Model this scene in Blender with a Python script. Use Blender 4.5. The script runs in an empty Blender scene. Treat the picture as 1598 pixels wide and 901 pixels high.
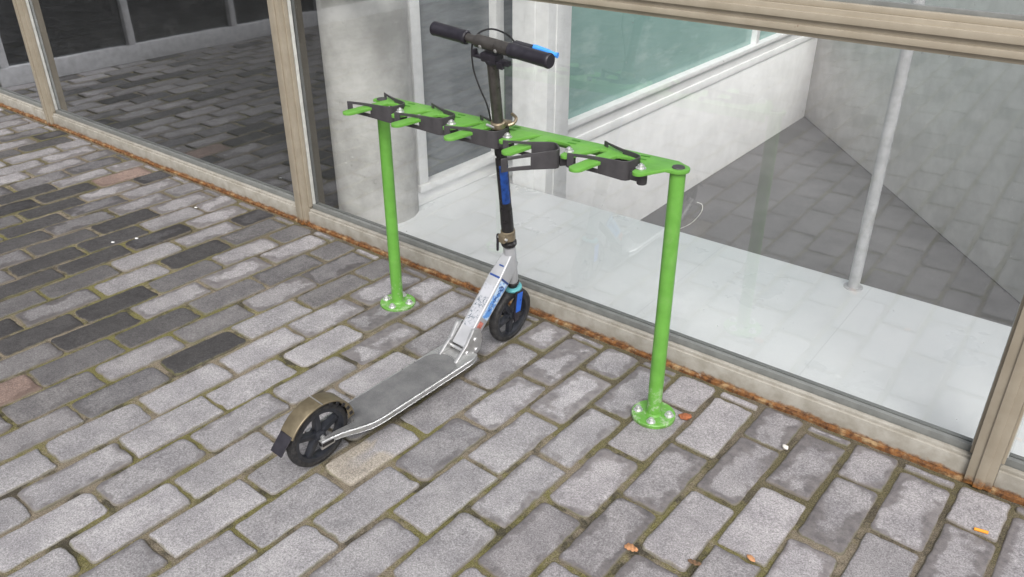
import bpy, bmesh, math, random
from mathutils import Vector, Matrix, noise as mnoise
from math import sin, cos, pi, radians
random.seed(7)
S = bpy.context.scene
COL = S.collection

# ------------------------------------------------------------------ camera
cam_d = bpy.data.cameras.new("camera")
cam = bpy.data.objects.new("camera", cam_d)
COL.objects.link(cam)
S.camera = cam
cam_d.sensor_width = 36.0
cam_d.lens = 28.655
cam_d.clip_start = 0.05
cam_d.clip_end = 500
_M = ((0.786890, -0.295649, 0.541660), (0.617092, 0.378702, -0.689770), (-0.001198, 0.877027, 0.480439))
mm = Matrix([list(r) for r in _M]).to_4x4()
cam.matrix_world = Matrix.Translation((1.490, -2.097, 1.528)) @ mm

# ------------------------------------------------------------------ sky and sun (bright overcast)
W = bpy.data.worlds.new("World")
S.world = W
W.use_nodes = True
nt = W.node_tree
nt.nodes.clear()
sky = nt.nodes.new("ShaderNodeTexSky")
sky.sky_type = 'NISHITA'
sky.sun_disc = False
sky.sun_elevation = radians(47)
sky.sun_rotation = radians(142)
sky.dust_density = 4.0
hs = nt.nodes.new("ShaderNodeHueSaturation")
hs.inputs['Saturation'].default_value = 0.30
bg = nt.nodes.new("ShaderNodeBackground")
bg.inputs['Strength'].default_value = 0.12
ow = nt.nodes.new("ShaderNodeOutputWorld")
nt.links.new(sky.outputs[0], hs.inputs['Color'])
nt.links.new(hs.outputs[0], bg.inputs['Color'])
nt.links.new(bg.outputs[0], ow.inputs[0])

sun_d = bpy.data.lights.new("sun", 'SUN')
sun_d.energy = 2.0
sun_d.angle = radians(30)
sun_d.color = (1.0, 0.98, 0.965)
sun = bpy.data.objects.new("sun", sun_d)
COL.objects.link(sun)
sun.rotation_euler = (radians(43), 0, radians(38))
S.view_settings.view_transform = 'Standard'
S.view_settings.look = 'None'
S.view_settings.exposure = 0.43
S.view_settings.gamma = 1.0
S.view_settings.use_curve_mapping = False
S.render.engine = 'CYCLES'
S.cycles.transparent_max_bounces = 24
S.cycles.max_bounces = 10

# ------------------------------------------------------------------ material helpers
class NT:
    def __init__(s, name):
        s.m = bpy.data.materials.new(name)
        s.m.use_nodes = True
        s.t = s.m.node_tree
        s.t.nodes.clear()
        s.out = s.n("ShaderNodeOutputMaterial")
    def n(s, typ, **kw):
        nd = s.t.nodes.new(typ)
        for k, v in kw.items(): setattr(nd, k, v)
        return nd
    def l(s, a, b): s.t.links.new(a, b)
    def val(s, sock, v):
        if hasattr(v, 'is_output') or isinstance(v, bpy.types.NodeSocket): s.l(v, sock)
        elif isinstance(v, (tuple, list)): sock.default_value = (*v, 1) if len(v) == 3 else v
        else: sock.default_value = v
    def noise(s, scale, detail=4, rough=.55, vec=None, dist=0.0):
        nd = s.n("ShaderNodeTexNoise")
        nd.inputs['Scale'].default_value = scale
        nd.inputs['Detail'].default_value = detail
        nd.inputs['Roughness'].default_value = rough
        nd.inputs['Distortion'].default_value = dist
        if vec is None:
            vec = s.obj()
        s.l(vec, nd.inputs['Vector'])
        return nd.outputs[0]
    def obj(s):
        if not hasattr(s, '_tc'): s._tc = s.n("ShaderNodeTexCoord")
        return s._tc.outputs['Object']
    def mapping(s, scale=(1, 1, 1), rot=(0, 0, 0), loc=(0, 0, 0)):
        m = s.n("ShaderNodeMapping")
        m.inputs['Scale'].default_value = scale
        m.inputs['Rotation'].default_value = rot
        m.inputs['Location'].default_value = loc
        s.l(s.obj(), m.inputs['Vector'])
        return m.outputs[0]
    def ramp(s, fac, a, b, lo=0.0, hi=1.0):
        r = s.n("ShaderNodeMapRange")
        r.interpolation_type = 'SMOOTHSTEP'
        s.l(fac, r.inputs[0])
        for i, v in ((1, a), (2, b), (3, lo), (4, hi)): s.val(r.inputs[i], v)
        return r.outputs[0]
    def math(s, op, a, b=0.0):
        m = s.n("ShaderNodeMath", operation=op)
        s.val(m.inputs[0], a); s.val(m.inputs[1], b)
        return m.outputs[0]
    def mix(s, f, a, b, mode='MIX'):
        m = s.n("ShaderNodeMix", data_type='RGBA', blend_type=mode)
        s.val(m.inputs[0], f); s.val(m.inputs[6], a); s.val(m.inputs[7], b)
        return m.outputs[2]
    def attr(s, name, out='Color'):
        a = s.n("ShaderNodeAttribute", attribute_name=name)
        return a.outputs[out]
    def bsdf(s, col, rough, metal=0.0, bump=None, bstr=.3, bdist=.002, spec=0.5, coat=0.0):
        b = s.n("ShaderNodeBsdfPrincipled")
        s.val(b.inputs['Base Color'], col); s.val(b.inputs['Roughness'], rough); s.val(b.inputs['Metallic'], metal)
        b.inputs['Specular IOR Level'].default_value = spec
        b.inputs['Coat Weight'].default_value = coat
        b.inputs['Coat Roughness'].default_value = .15
        if bump is not None:
            bp = s.n("ShaderNodeBump")
            bp.inputs['Strength'].default_value = bstr
            bp.inputs['Distance'].default_value = bdist
            s.l(bump, bp.inputs['Height'])
            s.l(bp.outputs[0], b.inputs['Normal'])
        s.l(b.outputs[0], s.out.inputs[0])
        return b

def simple(name, col, rough=.5, metal=0.0, var=.12, scale=25, bstr=.15, bscale=300, spec=.5, coat=0.0, dirt=None, dirtamt=.5):
    t = NT(name)
    n = t.noise(scale, 6, .6)
    c = t.mix(t.ramp(n, .3, .7), tuple(x * (1 - var) for x in col), tuple(min(1, x * (1 + var)) for x in col))
    if dirt:
        d = t.noise(scale * .5, 8, .7, dist=.6)
        c = t.mix(t.ramp(d, .5, .72, 0, dirtamt), c, dirt)
    r = t.ramp(n, .25, .75, max(.03, rough - .1), min(1, rough + .12))
    t.bsdf(c, r, metal, t.noise(bscale, 3), bstr, .001, spec, coat)
    return t.m

# ------------------------------------------------------------------ materials
def mat_stone():
    t = NT("paving_stone")
    bc = t.attr("bcol"); ed = t.attr("edge", 'Fac'); dk = t.attr("worn", 'Fac'); rn = t.attr("rnd", 'Fac')
    n1 = t.noise(9, 6, .6); n2 = t.noise(38, 6, .65); n3 = t.noise(260, 3, .7); n4 = t.noise(520, 2, .7)
    c = t.mix(t.ramp(n1, .3, .7), t.mix(1.0, bc, (.80, .79, .80), 'MULTIPLY'), t.mix(1.0, bc, (1.10, 1.09, 1.08), 'MULTIPLY'))
    # blotches on individual stones
    c = t.mix(t.ramp(n2, .50, .72, 0, .35), c, t.mix(1.0, bc, (.5, .48, .48), 'MULTIPLY'))
    # grain of the concrete / granite face
    g = t.math('MULTIPLY', t.ramp(n3, .30, .70, .55, 1.42), t.ramp(t.noise(120, 4, .75, dist=.3), .30, .70, .80, 1.20))
    gc = t.n("ShaderNodeCombineColor"); [t.l(g, gc.inputs[i]) for i in range(3)]
    c = t.mix(.85, c, gc.outputs[0], 'MULTIPLY')
    c = t.mix(t.ramp(t.noise(210, 3, .75), .66, .74, 0, .55), c, (.58, .57, .58))
    c = t.mix(t.ramp(t.noise(240, 3, .75, t.mapping(loc=(5, 2, 1))), .64, .73, 0, .8), c, (.045, .043, .042))
    # dark soaked margin around a paler worn face (a stain on each stone)
    en = t.math('ADD', ed, t.math('MULTIPLY', t.math('SUBTRACT', t.noise(24, 5, .6), .5), .075))
    lim = t.math('MULTIPLY', dk, t.ramp(t.noise(6.5, 3, .5), .36, .64, .004, .052))
    msk = t.ramp(t.math('SUBTRACT', en, lim), -.007, .013, 1.0, 0.0)
    msk = t.math('MULTIPLY', msk, t.ramp(dk, 0, .5, 0, .85))
    dcol = t.mix(t.ramp(n2, .35, .65), t.mix(1.0, bc, (.34, .32, .32), 'MULTIPLY'), t.mix(1.0, bc, (.60, .57, .55), 'MULTIPLY'))
    c = t.mix(msk, c, dcol)
    # sand and moss creeping over the rim
    rim = t.ramp(t.math('ADD', ed, t.math('MULTIPLY', t.math('SUBTRACT', n2, .5), .012)), .0005, .0045, .6, 0)
    mo = t.ramp(t.noise(3.2, 4, .6), .42, .62)
    c = t.mix(rim, c, t.mix(mo, (.17, .145, .11), (.135, .125, .05)))
    h = t.math('ADD', t.math('MULTIPLY', n3, .6), t.math('ADD', t.math('MULTIPLY', n4, .25), t.math('MULTIPLY', n2, .8)))
    t.bsdf(c, t.ramp(n2, .3, .7, .62, .9), 0, h, .75, .003, .35)
    return t.m

def mat_joint():
    t = NT("joint_sand_and_moss")
    mo = t.noise(2.6, 5, .62); n = t.noise(60, 6, .7); g = t.noise(330, 4, .75)
    sx = t.n("ShaderNodeSeparateXYZ"); t.l(t.obj(), sx.inputs[0])
    sand = t.mix(t.ramp(g, .3, .7), (.12, .098, .072), (.40, .34, .255))
    moss = t.mix(t.ramp(g, .3, .7), (.072, .066, .026), (.31, .283, .118))
    dark = t.mix(t.ramp(g, .3, .7), (.025, .022, .018), (.11, .098, .075))
    c = t.mix(t.ramp(t.math('ADD', mo, t.math('MULTIPLY', t.math('SUBTRACT', n, .5), .35)), .42, .58), sand, moss)
    c = t.mix(t.ramp(t.noise(9, 6, .7), .48, .64, 0, .9), c, dark)
    yy = t.math('ADD', sx.outputs[1], t.math('MULTIPLY', t.math('SUBTRACT', mo, .5), .9))
    c = t.mix(t.ramp(yy, -.62, -.25, 0, .62), c, t.mix(t.ramp(g, .3, .7), (.035, .030, .025), (.20, .165, .12)))
    t.bsdf(c, .95, 0, t.math('ADD', g, n), 1.0, .006, .2)
    return t.m

def mat_ground_far():
    t = NT("far_paving")
    b = t.n("ShaderNodeTexBrick")
    t.l(t.mapping(rot=(0, 0, pi / 2)), b.inputs['Vector'])
    b.inputs['Scale'].default_value = 1.0
    b.inputs['Brick Width'].default_value = .2866; b.inputs['Row Height'].default_value = .14
    b.inputs['Mortar Size'].default_value = .009
    b.inputs['Color1'].default_value = (.30, .29, .29, 1); b.inputs['Color2'].default_value = (.18, .175, .175, 1)
    b.inputs['Mortar'].default_value = (.14, .12, .07, 1)
    t.bsdf(t.mix(t.ramp(t.noise(40), .3, .7), b.outputs[0], (.2, .19, .19)), .85, 0, t.noise(200), .3)
    return t.m

def mat_frame():
    t = NT("beige_painted_frame")
    n = t.noise(14, 6, .6); st = t.noise(3, 5, .6, t.mapping((14, 14, 1)))
    c = t.mix(t.ramp(n, .3, .7), (.285, .245, .185), (.33, .288, .223))
    c = t.mix(t.ramp(st, .58, .8, 0, .12), c, (.22, .19, .15))
    sx = t.n("ShaderNodeSeparateXYZ"); t.l(t.obj(), sx.inputs[0])
    z = t.math('ADD', sx.outputs[2], t.math('MULTIPLY', t.math('SUBTRACT', t.noise(26, 6, .7), .5), .06))
    rust = t.mix(t.ramp(t.noise(60, 6, .7), .35, .65), (.07, .025, .010), (.33, .14, .035))
    c = t.mix(t.ramp(t.noise(11, 6, .7), .70, .73, 0, .9), c, (.12, .045, .018))
    c = t.mix(t.ramp(t.noise(120, 5, .75), .64, .74, 0, .4), c, (.16, .14, .105))
    c = t.mix(t.ramp(z, .008, .030, .95, 0), c, rust)
    t.bsdf(c, .45, 0, t.noise(180, 4), .15, .001)
    return t.m

def mat_rail():
    t = NT("weathered_grey_rail")
    n = t.noise(20, 6, .65)
    c = t.mix(t.ramp(n, .3, .7), (.27, .25, .21), (.37, .35, .31))
    sx = t.n("ShaderNodeSeparateXYZ"); t.l(t.obj(), sx.inputs[0])
    z = t.math('ADD', sx.outputs[2], t.math('MULTIPLY', t.math('SUBTRACT', t.noise(22, 7, .75), .5), .05))
    rust = t.mix(t.ramp(t.noise(70, 6, .7), .35, .65), (.08, .03, .012), (.32, .15, .045))
    c = t.mix(t.ramp(z, .009, .020, .85, 0), c, rust)
    t.bsdf(c, .5, 0, t.noise(150, 4), .25, .001)
    return t.m

def mat_rust():
    t = NT("rusty_steel")
    a = t.noise(45, 8, .75); b = t.noise(16, 6, .7)
    c = t.mix(t.ramp(a, .32, .68), (.045, .020, .011), (.24, .105, .034))
    c = t.mix(t.ramp(b, .48, .64, 0, .75), c, (.36, .26, .14))
    c = t.mix(t.ramp(t.noise(30, 5, .7), .60, .72, 0, .8), c, (.34, .30, .24))
    t.bsdf(c, .85, 0, t.math('ADD', a, b), .35, .002, .3)
    return t.m

def mat_glass(name, tint=(.98, .985, .978), boost=1.7, base=0.0, dusty=.03):
    t = NT(name)
    tr = t.n("ShaderNodeBsdfTransparent"); tr.inputs[0].default_value = (*tint, 1)
    gl = t.n("ShaderNodeBsdfGlossy"); gl.inputs['Roughness'].default_value = .025
    gl.inputs[0].default_value = (.94, .965, 1.0, 1)
    bp = t.n("ShaderNodeBump"); bp.inputs['Strength'].default_value = .02; bp.inputs['Distance'].default_value = .02
    t.l(t.noise(1.6, 2, .5), bp.inputs['Height']); t.l(bp.outputs[0], gl.inputs['Normal'])
    fr = t.n("ShaderNodeFresnel"); fr.inputs[0].default_value = 1.52
    geo = t.n("ShaderNodeNewGeometry")
    f = t.math('ADD', t.math('MULTIPLY', fr.outputs[0], 1.75 * boost), base)
    f = t.math('MINIMUM', f, .95)
    f = t.math('MULTIPLY', f, t.math('SUBTRACT', 1.0, geo.outputs['Backfacing']))
    mx = t.n("ShaderNodeMixShader"); t.l(f, mx.inputs[0]); t.l(tr.outputs[0], mx.inputs[1]); t.l(gl.outputs[0], mx.inputs[2])
    df = t.n("ShaderNodeBsdfDiffuse"); df.inputs[0].default_value = (.6, .6, .6, 1)
    m2 = t.n("ShaderNodeMixShader")
    d = t.ramp(t.noise(9, 7, .75), .5, .8, dusty * .35, dusty * 1.3)
    d = t.math('ADD', d, t.math('MULTIPLY', t.ramp(t.noise(85, 2, .5), .735, .775, 0, .55), t.ramp(t.noise(2.5, 3, .6), .45, .6)))
    t.l(d, m2.inputs[0]); t.l(mx.outputs[0], m2.inputs[1]); t.l(df.outputs[0], m2.inputs[2])
    t.l(m2.outputs[0], t.out.inputs[0])
    return t.m

def mat_concrete():
    t = NT("cast_concrete")
    n = t.noise(5, 8, .65); b = t.noise(3, 5, .6, t.mapping((1, 1, 9))); p = t.noise(70, 4, .7)
    c = t.mix(t.ramp(n, .3, .7), (.40, .392, .375), (.60, .592, .57))
    c = t.mix(t.ramp(b, .5, .75, 0, .22), c, (.34, .333, .315))
    c = t.mix(t.ramp(t.noise(34, 6, .75), .60, .70, 0, .55), c, (.24, .235, .22)); c = t.mix(t.ramp(t.noise(1.4, 3, .5), .55, .70, 0, .25), c, (.30, .295, .28))
    t.bsdf(c, .8, 0, t.math('ADD', p, n), .35, .003, .3)
    return t.m

def mat_floor_white():
    t = NT("white_epoxy_floor")
    n = t.noise(2.2, 6, .6)
    c = t.mix(t.ramp(n, .3, .7), (.76, .78, .79), (.82, .83, .835))
    c = t.mix(t.ramp(t.noise(55, 5, .7), .74, .80, 0, .25), c, (.35, .35, .34))
    b = t.n('ShaderNodeTexBrick'); t.l(t.mapping(rot=(0, 0, radians(90)), loc=(.1, .37, 0)), b.inputs['Vector'])
    b.offset = 0; b.inputs['Scale'].default_value = 1; b.inputs['Brick Width'].default_value = 3; b.inputs['Row Height'].default_value = .62; b.inputs['Mortar Size'].default_value = .0022
    c = t.mix(t.math('MULTIPLY', b.outputs['Fac'], .18), c, (.35, .36, .36))
    t.bsdf(c, t.ramp(n, .3, .7, .25, .4), 0, t.noise(6, 3), .05, .002, .4)
    return t.m

def mat_tiles():
    t = NT("grey_floor_tiles")
    b = t.n("ShaderNodeTexBrick"); t.l(t.mapping(rot=(0, 0, radians(90))), b.inputs['Vector'])
    b.inputs['Scale'].default_value = 1; b.inputs['Brick Width'].default_value = 1.2; b.inputs['Row Height'].default_value = .6
    b.offset = .5
    b.inputs['Mortar Size'].default_value = .008
    b.inputs['Color1'].default_value = (.20, .195, .195, 1); b.inputs['Color2'].default_value = (.24, .235, .235, 1)
    b.inputs['Mortar'].default_value = (.09, .09, .09, 1)
    t.bsdf(b.outputs[0], .45, 0, t.noise(40), .1)
    return t.m

def mat_tyre():
    t = NT("black_rubber")
    n = t.noise(70, 5, .7)
    c = t.mix(t.ramp(n, .35, .7), (.016, .016, .018), (.05, .048, .046))
    t.bsdf(c, .6, 0, t.noise(200, 3), .3, .001, .4)
    return t.m

def mat_grip():
    t = NT("grip_tape")
    n = t.noise(16, 6, .65); g = t.noise(700, 2, .7)
    c = t.mix(t.ramp(n, .3, .7), (.105, .105, .107), (.16, .16, .16))
    c = t.mix(t.ramp(g, .55, .7, 0, .5), c, (.29, .29, .29))
    c = t.mix(t.ramp(t.noise(34, 6, .7), .66, .74, 0, .5), c, (.33, .325, .32))
    t.bsdf(c, .85, 0, g, .8, .001, .3)
    return t.m

def mat_sticker():
    t = NT("printed_sticker")
    v = t.n("ShaderNodeTexVoronoi", feature='DISTANCE_TO_EDGE'); v.inputs['Scale'].default_value = 75
    w = t.noise(30, 4, .6)
    m = t.n("ShaderNodeMix", data_type='VECTOR'); m.inputs[0].default_value = .06
    t.l(t.obj(), m.inputs[4]); t.l(w, m.inputs[5]); t.l(m.outputs[1], v.inputs['Vector'])
    ln = t.ramp(v.outputs['Distance'], .03, .10, 1, 0)
    ln = t.math('MULTIPLY', ln, t.ramp(t.noise(26, 3), .42, .56))
    c = t.mix(ln, (.42, .425, .455), (.07, .10, .12))
    t.bsdf(c, .35)
    return t.m

def mat_bluesticker():
    t = NT("blue_white_sticker")
    n = t.noise(32, 5, .7); n2 = t.noise(40, 4, .7, t.mapping(loc=(3, 1, 2)))
    c = t.mix(t.ramp(n, .44, .54), (.10, .28, .66), (.52, .66, .82))
    c = t.mix(t.ramp(n2, .66, .7), c, (.75, .77, .78))
    t.bsdf(c, .35)
    return t.m

def mat_green():
    t = NT("green_powder_coat")
    n = t.noise(18, 6, .6); d = t.noise(9, 8, .7, dist=.6); p = t.noise(130, 4, .75)
    c = t.mix(t.ramp(n, .3, .7), (.105, .295, .040), (.130, .350, .052))
    c = t.mix(t.ramp(d, .52, .72, 0, .45), c, (.20, .345, .11))
    c = t.mix(t.ramp(p, .68, .75, 0, .6), c, (.05, .12, .025))
    sx = t.n("ShaderNodeSeparateXYZ"); t.l(t.obj(), sx.inputs[0])
    # scraped pale wear low on the posts and on the flanges
    sc_ = t.math('MULTIPLY', t.ramp(sx.outputs[2], .05, .16, 1, 0), t.ramp(t.noise(38, 6, .75), .50, .62))
    c = t.mix(t.math('MULTIPLY', sc_, .65), c, (.42, .50, .36))
    gr = t.math('MULTIPLY', t.ramp(sx.outputs[2], .0, .016, 1, 0), t.ramp(t.noise(55, 6, .7), .40, .60))
    c = t.mix(t.math('MULTIPLY', gr, .7), c, (.075, .10, .04))
    t.bsdf(c, t.ramp(d, .3, .7, .34, .55), 0, t.noise(420, 3), .15, .001, .5, .12)
    return t.m

M = dict(
    stone=mat_stone(), joint=mat_joint(), far=mat_ground_far(), frame=mat_frame(), rail=mat_rail(), rust=mat_rust(),
    glass=mat_glass("facade_glass"), wingglass=mat_glass("dark_wing_glass", (.35, .4, .4)),
    concrete=mat_concrete(), white_floor=mat_floor_white(), tiles=mat_tiles(),
    gasket=simple("grey_gasket", (.16, .165, .157), .5), whitepaint=simple("white_paint", (.78, .78, .78), .5, var=.05),
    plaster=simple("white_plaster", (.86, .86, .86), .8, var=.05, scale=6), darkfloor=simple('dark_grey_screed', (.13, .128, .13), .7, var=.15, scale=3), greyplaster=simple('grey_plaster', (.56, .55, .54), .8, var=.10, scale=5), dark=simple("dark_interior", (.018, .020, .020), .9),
    alu=simple("pale_aluminium", (.50, .50, .51), .5, .1), 
    green=mat_green(),
    greendark=simple("slot_shade_green", (.05, .19, .018), .6),
    zinc=simple("zinc_bolt", (.62, .62, .62), .35, .7, .15, 120),
    plastic=simple("dark_grey_plastic", (.050, .047, .050), .5, 0, .14, 40, .25, 500, .4),
    tyre=mat_tyre(), rim=simple("black_plastic_rim", (.022, .024, .030), .38, 0, .3, 60),
    silver=simple("brushed_silver", (.50, .50, .495), .34, .75, .10, 40, .1),
    silverwhite=simple("silver_white_paint", (.42, .425, .44), .42, .30, .05, 30),
    bronze=simple("worn_bronze", (.25, .205, .14), .36, .6, .25, 45, .2, 300, dirt=(.40, .36, .28), dirtamt=.7),
    steelbrown=simple("brown_anodised_steel", (.085, .078, .072), .34, .6, .20, 40),
    gold=simple("bronze_fender_metal", (.195, .16, .102), .42, .5, .18, 30, dirt=(.16, .13, .08), dirtamt=.7),
    black=simple("black_paint", (.014, .013, .014), .32, 0, .3, 40), blacksatin=simple("black_satin", (.020, .018, .024), .42, 0, .25, 60),
    gripfoam=simple("black_grip_rubber", (.016, .014, .020), .40, 0, .2, 80, .2, 600),
    blue=simple("blue_paint", (.020, .12, .55), .35, 0, .15, 40), teal=simple("teal_plastic", (.10, .33, .36), .4),
    lever=simple("bright_blue_lever", (.06, .30, .85), .35),
    navy=simple("blue_stem_sticker", (.010, .055, .25), .35, 0, .35, 60, dirt=(.02, .02, .03), dirtamt=.8),
    griptape=mat_grip(), sticker=mat_sticker(), bsticker=mat_bluesticker(), navytext=simple("navy_print", (.015, .05, .20), .4),
    redprint=simple("red_print", (.55, .18, .14), .4, 0, .4, 90),
    paleseal=simple('pale_sealant', (.46, .46, .43), .6),
    whitedot=simple("white_plastic", (.75, .75, .74), .4),
    tealpane=None,
    orange=simple("orange_filter_paper", (.75, .30, .03), .8), leaf=simple("dry_orange_leaf", (.50, .25, .12), .8, var=.25, scale=90),
    brownleaf=simple("dry_brown_leaf", (.17, .10, .055), .85, var=.3, scale=90),
    redstone=simple("brick_red_chip", (.26, .085, .035), .9, var=.3, scale=120), pebble=simple("pale_pebble", (.60, .57, .53), .85, var=.2, scale=120),
)
def mat_teal():
    t = NT("teal_film_glass")
    n = t.noise(1.5, 4, .6)
    c = t.mix(t.ramp(n, .3, .7), (.215, .365, .335), (.275, .43, .40))
    c = t.mix(t.ramp(t.noise(2.2, 5, .6, t.mapping((1, 1.4, 4))), .52, .70, 0, .45), c, (.42, .55, .53))  # pale streaks: reflections painted into the teal colour
    t.bsdf(c, .08, 0, None, spec=.6)
    return t.m
M['tealpane'] = mat_teal()
def mat_greypane():
    t = NT("grey_interior_pane")
    n = t.noise(5, 6, .65, t.mapping((1, 1.0, 5)))  # horizontal grey strokes: blurred reflections painted into the pane colour
    c = t.mix(t.ramp(n, .3, .7), (.14, .155, .165), (.21, .225, .24))
    t.bsdf(c, .08, 0, None, spec=.6)
    return t.m
M['greypane'] = mat_greypane()

# ------------------------------------------------------------------ mesh helpers
def link(name, me, mat, parent=None, smooth=40):
    o = bpy.data.objects.new(name, me)
    COL.objects.link(o)
    if mat: me.materials.append(mat)
    if parent: o.parent = parent
    if smooth:
        for p in me.polygons: p.use_smooth = True
        me.set_sharp_from_angle(angle=radians(smooth))
    return o

class MB:
    def __init__(s): s.v = []; s.f = []
    def add(s, vs, fs):
        o = len(s.v)
        s.v += [Vector(v) for v in vs]
        s.f += [tuple(i + o for i in f) for f in fs]
        return s
    def hexa(s, p):   # 8 pts: bottom 4 ccw, top 4 ccw
        return s.add(p, [(3, 2, 1, 0), (4, 5, 6, 7), (0, 1, 5, 4), (1, 2, 6, 5), (2, 3, 7, 6), (3, 0, 4, 7)])
    def box(s, x0, x1, y0, y1, z0, z1):
        return s.hexa([(x0, y0, z0), (x1, y0, z0), (x1, y1, z0), (x0, y1, z0), (x0, y0, z1), (x1, y0, z1), (x1, y1, z1), (x0, y1, z1)])
    def obox(s, c, ax, ay, az, hx, hy, hz):
        c = Vector(c); ax = Vector(ax).normalized(); ay = Vector(ay).normalized(); az = Vector(az).normalized()
        P = lambda a, b, d: c + ax * (a * hx) + ay * (b * hy) + az * (d * hz)
        return s.hexa([P(-1, -1, -1), P(1, -1, -1), P(1, 1, -1), P(-1, 1, -1), P(-1, -1, 1), P(1, -1, 1), P(1, 1, 1), P(-1, 1, 1)])
    def cyl(s, a, b, r0, r1=None, n=24, caps=True):
        a = Vector(a); b = Vector(b); r1 = r0 if r1 is None else r1
        d = (b - a).normalized(); u = d.orthogonal().normalized(); w = d.cross(u)
        vs = []
        for c, r in ((a, r0), (b, r1)):
            vs += [c + (u * cos(2 * pi * k / n) + w * sin(2 * pi * k / n)) * r for k in range(n)]
        fs = [(k, (k + 1) % n, n + (k + 1) % n, n + k) for k in range(n)]
        if caps: fs += [tuple(range(n - 1, -1, -1)), tuple(range(n, 2 * n))]
        return s.add(vs, fs)
    def lathe(s, a, d, prof, n=32, closed=False):
        # prof: list of (t along d, radius)
        a = Vector(a); d = Vector(d).normalized(); u = d.orthogonal().normalized(); w = d.cross(u)
        vs = []; m = len(prof)
        for t, r in prof:
            vs += [a + d * t + (u * cos(2 * pi * k / n) + w * sin(2 * pi * k / n)) * r for k in range(n)]
        fs = []
        for i in range(m if closed else m - 1):
            j = (i + 1) % m
            fs += [(i * n + k, i * n + (k + 1) % n, j * n + (k + 1) % n, j * n + k) for k in range(n)]
        if not closed: fs += [tuple(range(n - 1, -1, -1)), tuple(range((m - 1) * n, m * n))]
        return s.add(vs, fs)
    def tube(s, pts, r, n=10):
        pts = [Vector(p) for p in pts]; m = len(pts)
        vs = []; prev = None
        for i, p in enumerate(pts):
            d = (pts[min(i + 1, m - 1)] - pts[max(i - 1, 0)]).normalized()
            u = d.orthogonal().normalized() if prev is None else (prev - d * prev.dot(d)).normalized()
            prev = u; w = d.cross(u)
            rr = r[i] if isinstance(r, (list, tuple)) else r
            vs += [p + (u * cos(2 * pi * k / n) + w * sin(2 * pi * k / n)) * rr for k in range(n)]
        fs = []
        for i in range(m - 1):
            fs += [(i * n + k, i * n + (k + 1) % n, (i + 1) * n + (k + 1) % n, (i + 1) * n + k) for k in range(n)]
        fs += [tuple(range(n - 1, -1, -1)), tuple(range((m - 1) * n, m * n))]
        return s.add(vs, fs)
    def prism(s, poly, z0, z1):
        n = len(poly); vs = []
        for z in (z0, z1):
            for x, y in poly:
                vs.append((x, y, z(x) if callable(z) else z))
        return s.add(vs, [tuple(range(n - 1, -1, -1)), tuple(range(n, 2 * n))] + [(k, (k + 1) % n, n + (k + 1) % n, n + k) for k in range(n)])
    def build(s, name, mat, parent=None, bevel=0.0, seg=2, smooth=40):
        me = bpy.data.meshes.new(name)
        bm = bmesh.new()
        bv = [bm.verts.new(v) for v in s.v]
        for f in s.f:
            try: bm.faces.new([bv[i] for i in f])
            except ValueError: pass
        bmesh.ops.recalc_face_normals(bm, faces=bm.faces)
        if bevel:
            es = [e for e in bm.edges if len(e.link_faces) == 2 and e.calc_face_angle(0) > radians(35)]
            bmesh.ops.bevel(bm, geom=es, offset=bevel, segments=seg, affect='EDGES', profile=.6, clamp_overlap=True)
        bm.to_mesh(me); bm.free()
        return link(name, me, mat, parent, smooth)

def arc_pts(cx, cy, r, a0, a1, n=8):
    return [(cx + r * cos(radians(a0 + (a1 - a0) * k / n)), cy + r * sin(radians(a0 + (a1 - a0) * k / n))) for k in range(n + 1)]
def spline(pts, n=6):
    pts = [Vector(p) for p in pts]; out = []
    for i in range(len(pts) - 1):
        p0 = pts[max(i - 1, 0)]; p1 = pts[i]; p2 = pts[i + 1]; p3 = pts[min(i + 2, len(pts) - 1)]
        for k in range(n):
            t = k / n
            out.append(.5 * ((2 * p1) + (p2 - p0) * t + (2 * p0 - 5 * p1 + 4 * p2 - p3) * t * t + (3 * p1 - p0 - 3 * p2 + p3) * t ** 3))
    return out + [pts[-1]]
def thing(name, label, cat, loc=(0, 0, 0), rot=(0, 0, 0), group=None):
    o = bpy.data.objects.new(name, None); COL.objects.link(o)
    o.empty_display_size = .1
    o.location = loc; o.rotation_euler = rot
    return tag(o, label, cat, group)
def tag(o, label, cat, group=None):
    o['label'] = label; o['category'] = cat
    if group: o['group'] = group
    return o
def struct(o): o['kind'] = 'structure'; return o

# ------------------------------------------------------------------ ground
struct(MB().add([(-120, -120, -.045), (120, -120, -.045), (120, 0.02, -.045), (-120, 0.02, -.045)], [(0, 1, 2, 3)]).build('ground', M['far'], smooth=0))
# bed of sand and moss between the stones: a finely cut sheet, uneven
def bed():
    bm = bmesh.new()
    x0, x1, y0, y1 = -5.0, 4.2, -7.2, 0.012
    nx, ny = 230, 180
    g = []
    for j in range(ny + 1):
        row = []
        for i in range(nx + 1):
            x = x0 + (x1 - x0) * i / nx; y = y0 + (y1 - y0) * j / ny
            z = -.0062 + .0035 * mnoise.noise((x * 9, y * 9, 1.0)) + .002 * mnoise.noise((x * 31, y * 31, 4.0))
            row.append(bm.verts.new((x, y, z)))
        g.append(row)
    for j in range(ny):
        for i in range(nx):
            bm.faces.new((g[j][i], g[j][i + 1], g[j + 1][i + 1], g[j + 1][i]))
    me = bpy.data.meshes.new('joint_bed'); bm.to_mesh(me); bm.free()
    return struct(link('joint_bed', me, M['joint'], None, 180))
bed()

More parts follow.
